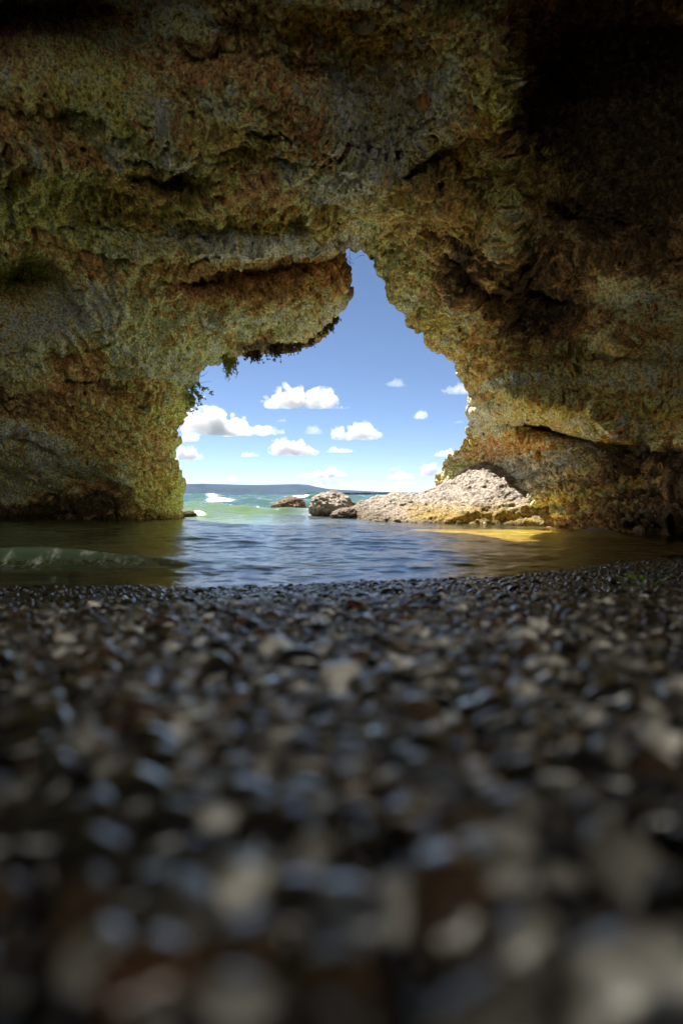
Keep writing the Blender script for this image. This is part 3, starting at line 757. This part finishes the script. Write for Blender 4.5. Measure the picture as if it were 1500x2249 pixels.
wetp = sstep(1.05, 1.5, gd)
pc = pc * (1 - .84 * wetp)[:, None]
# the 300 that show largest: nearest ones inside the picture
scr = pp[:, 2] / np.maximum(pp[:, 1], .02)
vy = (CAMZ - pos[:, 2]) / np.maximum(pp[:, 1], .01)
inpic = (pp[:, 1] > .085) & (vy < .95) & (np.abs(pp[:, 0] / np.maximum(pp[:, 1], .01)) < .62)
order = np.argsort(-np.where(inpic, scr, -1))
single = order[:300]
rest = np.ones(NP, bool); rest[single] = False
rest &= ~((pp[:, 1] < .06) & (np.abs(pp[:, 0]) < .05))
RV, RF, m_ = scatter(pos[rest], nv[rest], pp[rest, 2], spin[rest], kind[rest], psh)
wetp = np.maximum(wetp, (prng.uniform(0, 1, NP) < .2) * 1.0)
rc = np.concatenate([pc[rest], wetp[rest, None]], 1)
peb = build('pebbles', RV, [RF], M_peb, np.repeat(rc, m_, 0))
tag(peb, 'wet and dry dark pebbles covering the beach down to the water', 'pebbles', kind='stuff')
pm = {}
Fm = frames(nv, spin)
from mathutils import Matrix
for i in single:
    key = (int(kind[i]), int(ci[i]))
    if key not in pm:
        o = build('pebble', psh[key[0]], [ico2F], M_peb, np.tile(np.append(np.array(PALS[key[1]][0]), 1.0 if key[1] in (0, 6) or key[0] % 3 == 0 else 0.0), (len(ico2V), 1)))
        pm[key] = o
    else:
        o = pm[key].copy(); sc.collection.objects.link(o)
    Mx = Matrix([list(r_) for r_ in Fm[i].T]).to_4x4()
    o.matrix_world = Matrix.Translation(pos[i].tolist()) @ Mx @ Matrix.Scale(float(pp[i, 2]), 4)
    u_ = pp[i, 0] / pp[i, 1]; v_ = vy[i]
    where = 'touching the bottom edge of the picture' if v_ > .72 else 'in the blurred lower foreground' if v_ > .52 else 'in the blurred upper foreground'
    sd = 'on the far left' if u_ < -.36 else 'left of centre' if u_ < -.12 else 'in the centre' if u_ < .12 else 'right of centre' if u_ < .36 else 'on the far right'
    shp = 'large' if pp[i, 2] > .012 else 'small'
    tag(o, f'{shp} {PALS[ci[i]][2]} pebble {where} {sd}', 'pebble', 'blurred pebbles nearest the camera')

# ------------------------------------------------------------------ plants at the opening
M_stem = simple_mat('dry stem', (.09,.05,.03), .8); M_leaf = simple_mat('leaf', (.16,.28,.05), .55, .4, .5, 30); M_flower = simple_mat('pink flower', (.42,.13,.22), .6)
M_moss = simple_mat('hanging moss', (.26,.23,.05), .9, .1, .6, 20); M_mossdark = simple_mat('dark root moss', (.09,.06,.03), .9, .1, .6, 20); M_sprout = simple_mat('sprout', (.20,.32,.03), .5)
def tube(pts, r0, r1, n_=5):
    pts = np.array(pts, float); k = len(pts)
    tg = np.gradient(pts, axis=0); tg /= np.linalg.norm(tg, axis=1)[:, None] + 1e-9
    a = np.cross(tg, [.2, .9, .3]); a /= np.linalg.norm(a, axis=1)[:, None] + 1e-9
    bb = np.cross(tg, a)
    r = np.linspace(r0, r1, k)[:, None, None]
    th = np.linspace(0, 2 * math.pi, n_, endpoint=False)
    ring = pts[:, None] + r * (a[:, None] * np.cos(th)[None, :, None] + bb[:, None] * np.sin(th)[None, :, None])
    return ring.reshape(-1, 3), grid_faces(k, n_, wrap=True)
def join(parts):
    Vs, Fs, o_ = [], [], 0
    for v, f in parts:
        Vs.append(v); Fs.append(f + o_); o_ += len(v)
    return np.concatenate(Vs), Fs
def leaf(c, d, L_, W_, roll):
    d = d / np.linalg.norm(d); a = np.cross(d, [math.cos(roll), math.sin(roll), .4]); a /= np.linalg.norm(a); nn = np.cross(d, a)
    v = np.array([c, c + d * L_ * .45 + a * W_ + nn * W_ * .25, c + d * L_, c + d * L_ * .45 - a * W_ + nn * W_ * .25, c + d * L_ * .5])
    return v, np.array([[0, 1, 4], [1, 2, 4], [2, 3, 4], [3, 0, 4]])
def strand(p0, p1, sag, n_=9, jit=.012):
    p0, p1 = np.array(p0), np.array(p1); tt = np.linspace(0, 1, n_)[:, None]
    q_ = p0 + (p1 - p0) * tt
    q_[:, 2] -= sag * (tt[:, 0] ** 2); q_ += prng.normal(0, jit, q_.shape) * tt
    return q_
pl = empty('hanging_plant', px(410, 855, 8.5).tolist())
org = px(410, 855, 8.5)
stems, leaves, flowers = [], [], []
for (x1, y1) in [(463,835),(452,820),(465,860),(440,885),(428,895),(418,900),(437,868),(446,872),(425,880),(450,848),(412,890),(458,812)]:
    st = strand(px(prng.uniform(398, 432), prng.uniform(825, 872), 8.45), px(x1, y1, 8.45 + prng.uniform(-.2, .2)), .02, 9, .012)
    stems.append(tube(st - org, .0045, .0015))
    for q_ in st[2:]:
        if y1 > 842:
            for r_ in range(3):
                leaves.append(leaf(q_ - org, prng.normal(0, 1, 3) + np.array([.4, 0, -.5]), prng.uniform(.04, .075), prng.uniform(.010, .018), prng.uniform(0, 6)))
    if y1 > 842:
        for r_ in range(3):
            c_ = st[-1] - org + prng.normal(0, .03, 3)
            for h_ in range(5): flowers.append(leaf(c_, prng.normal(0, 1, 3), .022, .010, prng.uniform(0, 6)))
for nm, prt, mt in (('stem', stems, M_stem), ('leaf', leaves, M_leaf), ('flower', flowers, M_flower)):
    v, f = join(prt); build(nm, v, f, mt, parent=pl)
pl.children[1]['kind'] = 'stuff'; pl.children[2]['kind'] = 'stuff'
tag(pl, 'leafy plant with pink flowers hanging from the left edge of the opening', 'plant')
def clump(name, base_px, Y, tips, mat, lab, cat, nst, r, spread=.05, grp=None):
    parts = []; o_ = px(*base_px[0], Y)
    for k in range(nst):
        i_ = prng.integers(0, len(base_px)); bx_, by_ = base_px[i_]; tx_, ty_ = tips[i_]
        p0 = px(bx_ + prng.normal(0, 4), by_ + prng.normal(0, 3), Y + prng.uniform(-.1, .15)); fr = prng.uniform(.35, 1.05)
        p1 = p0 + (px(tx_ + prng.normal(0, 5), ty_, Y) - px(bx_, by_, Y)) * fr + prng.normal(0, spread * .3, 3)
        st = strand(p0, p1, 0, 7, spread * .25)
        parts.append(tube(st - o_, r * prng.uniform(.7, 1.3), r * .25, 5))
        for q_ in st[1:]:
            for z_ in range(2): parts.append(leaf(q_ - o_, prng.normal(0, 1, 3) + np.array([0, 0, -.8]), r * 3.2, r * .9, prng.uniform(0, 6)))
    v, f = join(parts); o = build(name, v, f, mt_(mat)); o.location = o_
    tag(o, lab, cat, grp); return o
def mt_(m): return m
clump('hanging_moss', [(495,780),(503,782),(512,782),(500,780)], 8.15, [(494,812),(501,826),(508,826),(520,800)], M_moss, 'yellow green moss clump dangling alone below the left overhang', 'moss', 70, .010)
clump('hanging_root', [(548,765),(556,768),(565,768)], 8.0, [(545,788),(557,797),(566,790)], M_mossdark, 'first ragged dark root tuft right of the yellow green moss clump', 'roots', 55, .012, grp='dark root tufts under the left overhang')
clump('hanging_root', [(600,757),(606,757),(612,757)], 7.95, [(600,780),(606,788),(612,778)], M_mossdark, 'middle dark root tuft under the left overhang', 'roots', 45, .011, grp='dark root tufts under the left overhang')
clump('hanging_root', [(640,752),(655,750),(670,746),(685,740)], 7.9, [(640,772),(655,768),(668,766),(684,756)], M_mossdark, 'wide dark root tuft where the left overhang curves upward', 'roots', 60, .010, grp='dark root tufts under the left overhang')
clump('hanging_root', [(702,727),(712,718),(722,710),(735,700)], 7.85, [(704,742),(714,734),(726,722),(738,712)], M_mossdark, 'short dark root tuft nearest the right tip of the left overhang', 'roots', 45, .010, grp='dark root tufts under the left overhang')
def wisp(name, lines, Y, r, mat, lab, cat):
    o_ = px(lines[0][0][0], lines[0][0][1], Y); parts = []
    for ln in lines:
        P_ = np.array([px(a, b, Y + prng.uniform(-.03, .03)) for a, b in ln]); 
        tt = np.linspace(0, len(P_) - 1, 12); P_ = np.stack([np.interp(tt, np.arange(len(P_)), P_[:, k]) for k in range(3)], 1)
        parts.append(tube(P_ - o_, r, r * .5, 4))
    v, f = join(parts); o = build(name, v, f, mat); o.location = o_; tag(o, lab, cat); return o
wisp('dry_grass', [[(748,566),(765,574),(778,580)],[(748,560),(768,577),(772,578)],[(746,556),(762,563),(775,572)],[(800,560),(789,562),(781,568)]], 7.45, .003, M_stem, 'few dry grass blades across the narrow top of the opening', 'grass')
wisp('twig', [[(390,928),(397,945),(400,957)],[(390,930),(402,938),(414,968)],[(388,905),(400,912),(402,922)]], 8.7, .003, M_stem, 'thin dark bent twig on the left edge of the opening below the leafy plant', 'twig')
wisp('dangling_root', [[(768,541),(769,600),(770,640)],[(770,640),(771,648),(768,652)]], 7.45, .0022, M_stem, 'single thread of root dangling from the narrow top of the opening', 'root')
sp = []
o_ = np.array([.86, 1.65, float(ground_z(np.array([.86]), np.array([1.65]))[0][0]) + .012])
for k in range(7):
    c_ = np.array([prng.normal(0, .035), prng.normal(0, .03), 0]); d_ = np.array([prng.normal(0, .5), prng.normal(0, .4), 1])
    sp.append(tube(strand(c_, c_ + d_ * .018, 0, 4, .001), .001, .0008)); 
    for z_ in range(3): sp.append(leaf(c_ + d_ * .017, np.array([prng.normal(0, 1), prng.normal(0, 1), .5]), .016, .005, prng.uniform(0, 6)))
v, f = join(sp); o = build('green_sprout', v, f, M_sprout); o.location = o_
tag(o, 'bright green weed sprouting among the wet pebbles at the right', 'weed')

# ------------------------------------------------------------------ far shore
M_hill = simple_mat('forested hill', (.018,.028,.022), .95, .0, .5, .004)
M_sand = simple_mat('pale sand', (.20,.17,.12), .95, .0, .2, .05)
M_tree = simple_mat('conifers', (.018,.030,.018), .95, .0, .4, .1)
HXs = np.array([-9000, -2000, 0, 300, 395, 450, 560, 660, 680, 700, 725, 780, 840, 900, 1100, 1500, 4000, 10000], float)
HYs = np.array([1066, 1064, 1064, 1064, 1063, 1062, 1065, 1063, 1065, 1070, 1074, 1077, 1080, 1082, 1083, 1082, 1080, 1082], float)
hx = np.linspace(-3000, 4200, 500)
DH = 8200.0
top = np.interp(hx, HXs, HYs)
hr = np.array([0, .3, .6, .85, 1.0, 1.0, .6])
hyo = np.array([-500, -380, -250, -120, 0, 250, 500.])
Hh = (HY - top) / F * DH
HV = np.zeros((len(hr), len(hx), 3))
for k in range(len(hr)):
    HV[k, :, 0] = (hx - CX) / F * DH; HV[k, :, 1] = DH + hyo[k]; HV[k, :, 2] = np.maximum(Hh * hr[k], 0) - (3 if k == 0 else 0)
HV[..., 2] += (3.0 * fbm(HV.reshape(-1, 3), .004, 5, .6, 800)).reshape(HV.shape[:2]) * (hr > .1)[:, None]
hill = build('hill', HV.reshape(-1, 3), [grid_faces(len(hr), len(hx))], M_hill)
tag(hill, 'long flat topped forested hill across the water', 'hill', kind='structure')
# low spit with sand and conifers
sx = np.linspace(540, 1100, 200); DS = 1500.0
hh = np.interp(sx, [555, 580, 610, 690, 760, 1100], [0, .5, 1.3, 1.5, 1.2, 1.2])
SVv = np.zeros((4, 200, 3))
for k, (yo, hz) in enumerate([(-25, -.2), (0, .6), (40, 1.0), (120, .8)]):
    SVv[k, :, 0] = (sx - CX) / F * DS; SVv[k, :, 1] = DS + yo; SVv[k, :, 2] = hh * hz - (.3 if k == 0 else 0)
spit = build('sand_spit', SVv.reshape(-1, 3), [grid_faces(4, 200)], M_sand)
tag(spit, 'low sandy spit in front of the far hill', 'sand spit', kind='structure')
tp = []
for k in range(900):
    x_ = prng.uniform(600, 1090) if k % 6 == 0 else prng.uniform(668, 1090)
    Yt = DS + prng.uniform(30, 110)
    hgt = prng.uniform(4, 7.5) * (.55 if x_ < 690 else .8 if x_ < 730 else 1.05); rr = hgt * .2
    X_ = (x_ - CX) / F * DS
    th = np.linspace(0, 2 * math.pi, 7)[:-1]
    v = [];
    for (a, b_) in ((1, .05), (.75, .3), (.8, .33), (.45, .65), (.5, .68), (0.02, 1)):
        v += [(X_ + rr * a * math.cos(q_) * prng.uniform(.7, 1.2), Yt + rr * a * math.sin(q_), 2 + hgt * b_) for q_ in th]
    tp.append((np.array(v), grid_faces(6, 6, wrap=True)))
v, f = join(tp)
wood = build('far_woodland', v, f, M_tree, smooth=False)
tag(wood, 'dark conifer wood along the far sandy spit', 'woodland', kind='stuff')

# ------------------------------------------------------------------ clouds
def cloud_mat(name, dens, an=.2):
    m, nt, N, L = new_mat(name)
    N.remove(N['Principled BSDF'])
    v = N.new('ShaderNodeVolumePrincipled')
    v.inputs['Color'].default_value = (.66, .66, .68, 1); v.inputs['Anisotropy'].default_value = an
    tc = N.new('ShaderNodeTexCoord'); mp = N.new('ShaderNodeMapping'); mp.inputs['Scale'].default_value = (3.2, 2, 1.5)
    oi = N.new('ShaderNodeObjectInfo')
    ad = N.new('ShaderNodeVectorMath'); ad.operation = 'ADD'
    mu = N.new('ShaderNodeMath'); mu.operation = 'MULTIPLY'; mu.inputs[1].default_value = 40
    L.new(oi.outputs['Random'], mu.inputs[0])
    L.new(tc.outputs['Generated'], mp.inputs['Vector']); L.new(mp.outputs[0], ad.inputs[0]); L.new(mu.outputs[0], ad.inputs[1])
    n = N.new('ShaderNodeTexNoise'); n.inputs['Scale'].default_value = 2.2; n.inputs['Detail'].default_value = 5; n.inputs['Roughness'].default_value = .6
    L.new(ad.outputs[0], n.inputs['Vector'])
    sp = N.new('ShaderNodeVectorMath'); sp.operation = 'DISTANCE'; sp.inputs[1].default_value = (.5, .5, .42)
    L.new(tc.outputs['Generated'], sp.inputs[0])
    rr = N.new('ShaderNodeMapRange'); rr.inputs[1].default_value = .2; rr.inputs[2].default_value = .66; rr.inputs[3].default_value = .22; rr.inputs[4].default_value = -.12
    L.new(sp.outputs['Value'], rr.inputs[0])
    sm_ = N.new('ShaderNodeMath'); sm_.operation = 'ADD'; L.new(n.outputs[0], sm_.inputs[0]); L.new(rr.outputs[0], sm_.inputs[1])
    md = N.new('ShaderNodeMapRange'); md.interpolation_type = 'SMOOTHSTEP'; md.inputs[1].default_value = .42; md.inputs[2].default_value = .62; md.inputs[3].default_value = 0; md.inputs[4].default_value = dens
    L.new(sm_.outputs[0], md.inputs[0]); L.new(md.outputs[0], v.inputs['Density'])
    L.new(v.outputs[0], N['Material Output'].inputs['Volume'])
    return m
M_c1 = cloud_mat('cumulus', .009); M_c2 = cloud_mat('thin cloud', .0028)
CL = [(503,920,205,64,1,'largest puffy white cloud low on the left beside the plant'), (658,868,150,52,1,'second largest white cloud highest in the middle of the opening'),
      (783,945,102,38,1,'ragged white cloud right of the middle of the opening'), (646,979,96,38,1,'rounded white cloud straight below the second largest cloud'),
      (408,993,64,30,1,'lower of two white clouds cut by the left cave edge'), (410,958,54,22,1,'upper small cloud cut by the left cave edge'),
      (923,908,30,22,1,'single small dense cloud right of centre well above the ledge'), (1008,851,72,26,2,'thin streaky cloud touching the right cave edge'),
      (870,839,42,20,2,'faint torn wisp high right in the blue sky'), (980,993,48,18,1,'small flat white cloud beside the right cave edge'),
      (749,986,54,14,1,'flat short cloud bar under the ragged cloud'), (548,997,36,11,1,'tiny flat cloud under the largest cloud'),
      (704,1034,95,26,1,'broad low white cloud above the end of the far hill'), (947,1030,46,30,1,'round low cloud right above the pale ledge'),
      (878,1042,60,20,2,'loose broken cloud left of the round low cloud'), (866,1028,26,9,2,'small scrap above the loose broken cloud'), (690,943,36,20,2,'faint small cloud left of the ragged cloud'),
      (470,1056,46,10,2,'thin low cloud bank over the hill at the left'), (513,1050,24,12,1,'small knob of cloud over the left end of the hill'),
      (617,922,24,8,2,'scrap of cloud trailing right of the largest cloud'), (718,1056,60,16,2,'pale low cloud bank beneath the broad low cloud'), (740,893,60,8,2,'thin tail trailing right of the second largest cloud'),
      (890,1058,44,10,2,'pale scrap of cloud close above the ledge crest'), (1005,926,22,6,2,'tiny thin dash of cloud near the right cave edge'), (575,1058,50,7,2,'very thin low cloud over the middle of the hill')]
for k, (cx, cy, cw, ch, kd, lab) in enumerate(CL):
    elev = (HY - cy) / F
    Dc = min(14000., max(7000., 900 / elev))
    v, f = ico(6 if cw > 40 else 5)
    W_, H_ = cw * 1.18 / F * Dc / 2, ch * 1.2 / F * Dc / 2
    asp = W_ / H_
    crng = np.random.default_rng(900 + k)
    lumps_ = []
    nl_ = 6 + int(asp * 5)
    peak = crng.uniform(-.35, .35)
    for q_ in range(nl_):
        a = crng.uniform(-1, 1) * (asp - .45)
        env = (1 - .75 * abs(a / asp - peak) ** 1.1) * crng.uniform(.6, 1.0)
        r_ = max(.16, .62 * env)
        lumps_.append((a, crng.uniform(-.3, .3) * asp, -.55 + r_ * crng.uniform(.4, 1.0), r_))
        for z_ in range(3):
            th = crng.uniform(0, 6.28); ph = crng.uniform(-.1, .9)
            lumps_.append((a + r_ * math.cos(th) * math.cos(ph), lumps_[-1][1] + r_ * math.sin(th) * math.cos(ph) * .6, lumps_[-1][2] + r_ * math.sin(ph) * .8, r_ * crng.uniform(.25, .5)))
    bv, bf_ = ico(2)
    lumps_ += [(q_ * asp * .5, 0, -.5, .34) for q_ in (-1.2, -.9, -.6, -.3, 0, .3, .6, .9, 1.2)]
    vv = np.concatenate([bv * l_[3] * np.array([1.25, 1.1, .85]) + np.array(l_[:3]) for l_ in lumps_]); ffc = np.concatenate([bf_ + len(bv) * q_ for q_ in range(len(lumps_))])
    tmp = build('tmp', vv, [ffc], M_c1)
    md = tmp.modifiers.new('r', 'REMESH'); md.mode = 'VOXEL'; md.voxel_size = .055 if cw > 40 else .09
    ev = tmp.evaluated_get(bpy.context.evaluated_depsgraph_get()); em = ev.to_mesh()
    P = np.zeros(len(em.vertices) * 3, np.float32); em.vertices.foreach_get('co', P); P = P.reshape(-1, 3).astype(float)
    N0 = np.zeros(len(em.vertices) * 3, np.float32); em.vertices.foreach_get('normal', N0); N0 = N0.reshape(-1, 3)
    f = np.zeros(len(em.loops), np.int32); em.loops.foreach_get('vertex_index', f); f = f.reshape(-1, 4)
    ev.to_mesh_clear(); me_ = tmp.data; bpy.data.objects.remove(tmp); bpy.data.meshes.remove(me_)
    amp = 1.0 if kd == 1 else 1.9
    P = P + N0 * (amp * (.17 * fbm(P, 1.9, 5, .6, 40 + k) + .05 * (1 - 2 * np.abs(fbm(P, 4.5, 2, .5, 60 + k)))))[:, None]
    zf = P[:, 2]
    P[:, 2] = np.where(zf < -.5, -.5 + (zf + .5) * .35, zf)       # flat base
    P[:, 2] = (P[:, 2] - P[:, 2].min()) / (P[:, 2].max() - P[:, 2].min()) * 2 - 1
    P[:, 0] = (P[:, 0] - P[:, 0].min()) / (P[:, 0].max() - P[:, 0].min()) * 2 - 1
    P[:, 1] = P[:, 1] / np.abs(P[:, 1]).max()
    P = P * np.array([W_, W_ * .6, H_])
    o = build('cloud', P, [f], M_c1 if kd == 1 else M_c2)
    o.location = px(cx, cy, Dc).tolist()
    tag(o, lab, 'cloud', 'fair weather clouds in the opening')

# ------------------------------------------------------------------ air
mh, nt, N, L = new_mat('haze')
N.remove(N['Principled BSDF'])
pv = N.new('ShaderNodeVolumePrincipled'); pv.inputs['Color'].default_value = (.42, .58, 1, 1); pv.inputs['Density'].default_value = 2.2e-5; pv.inputs['Anisotropy'].default_value = .0
L.new(pv.outputs[0], N['Material Output'].inputs['Volume'])
x0, x1, y0, y1, z0, z1 = -90000, 90000, -70, 9400, -5.5, 215
x0, x1 = -33000, 33000
hv = np.array([(x, y, z) for x in (x0, x1) for y in (y0, y1) for z in (z0, z1)], float)
hf = np.array([(0,1,3,2),(4,6,7,5),(0,4,5,1),(2,3,7,6),(0,2,6,4),(1,5,7,3)])
hz = build('haze', hv, [hf], mh, smooth=False)
tag(hz, 'thin blue air over the sea', 'haze', kind='stuff')
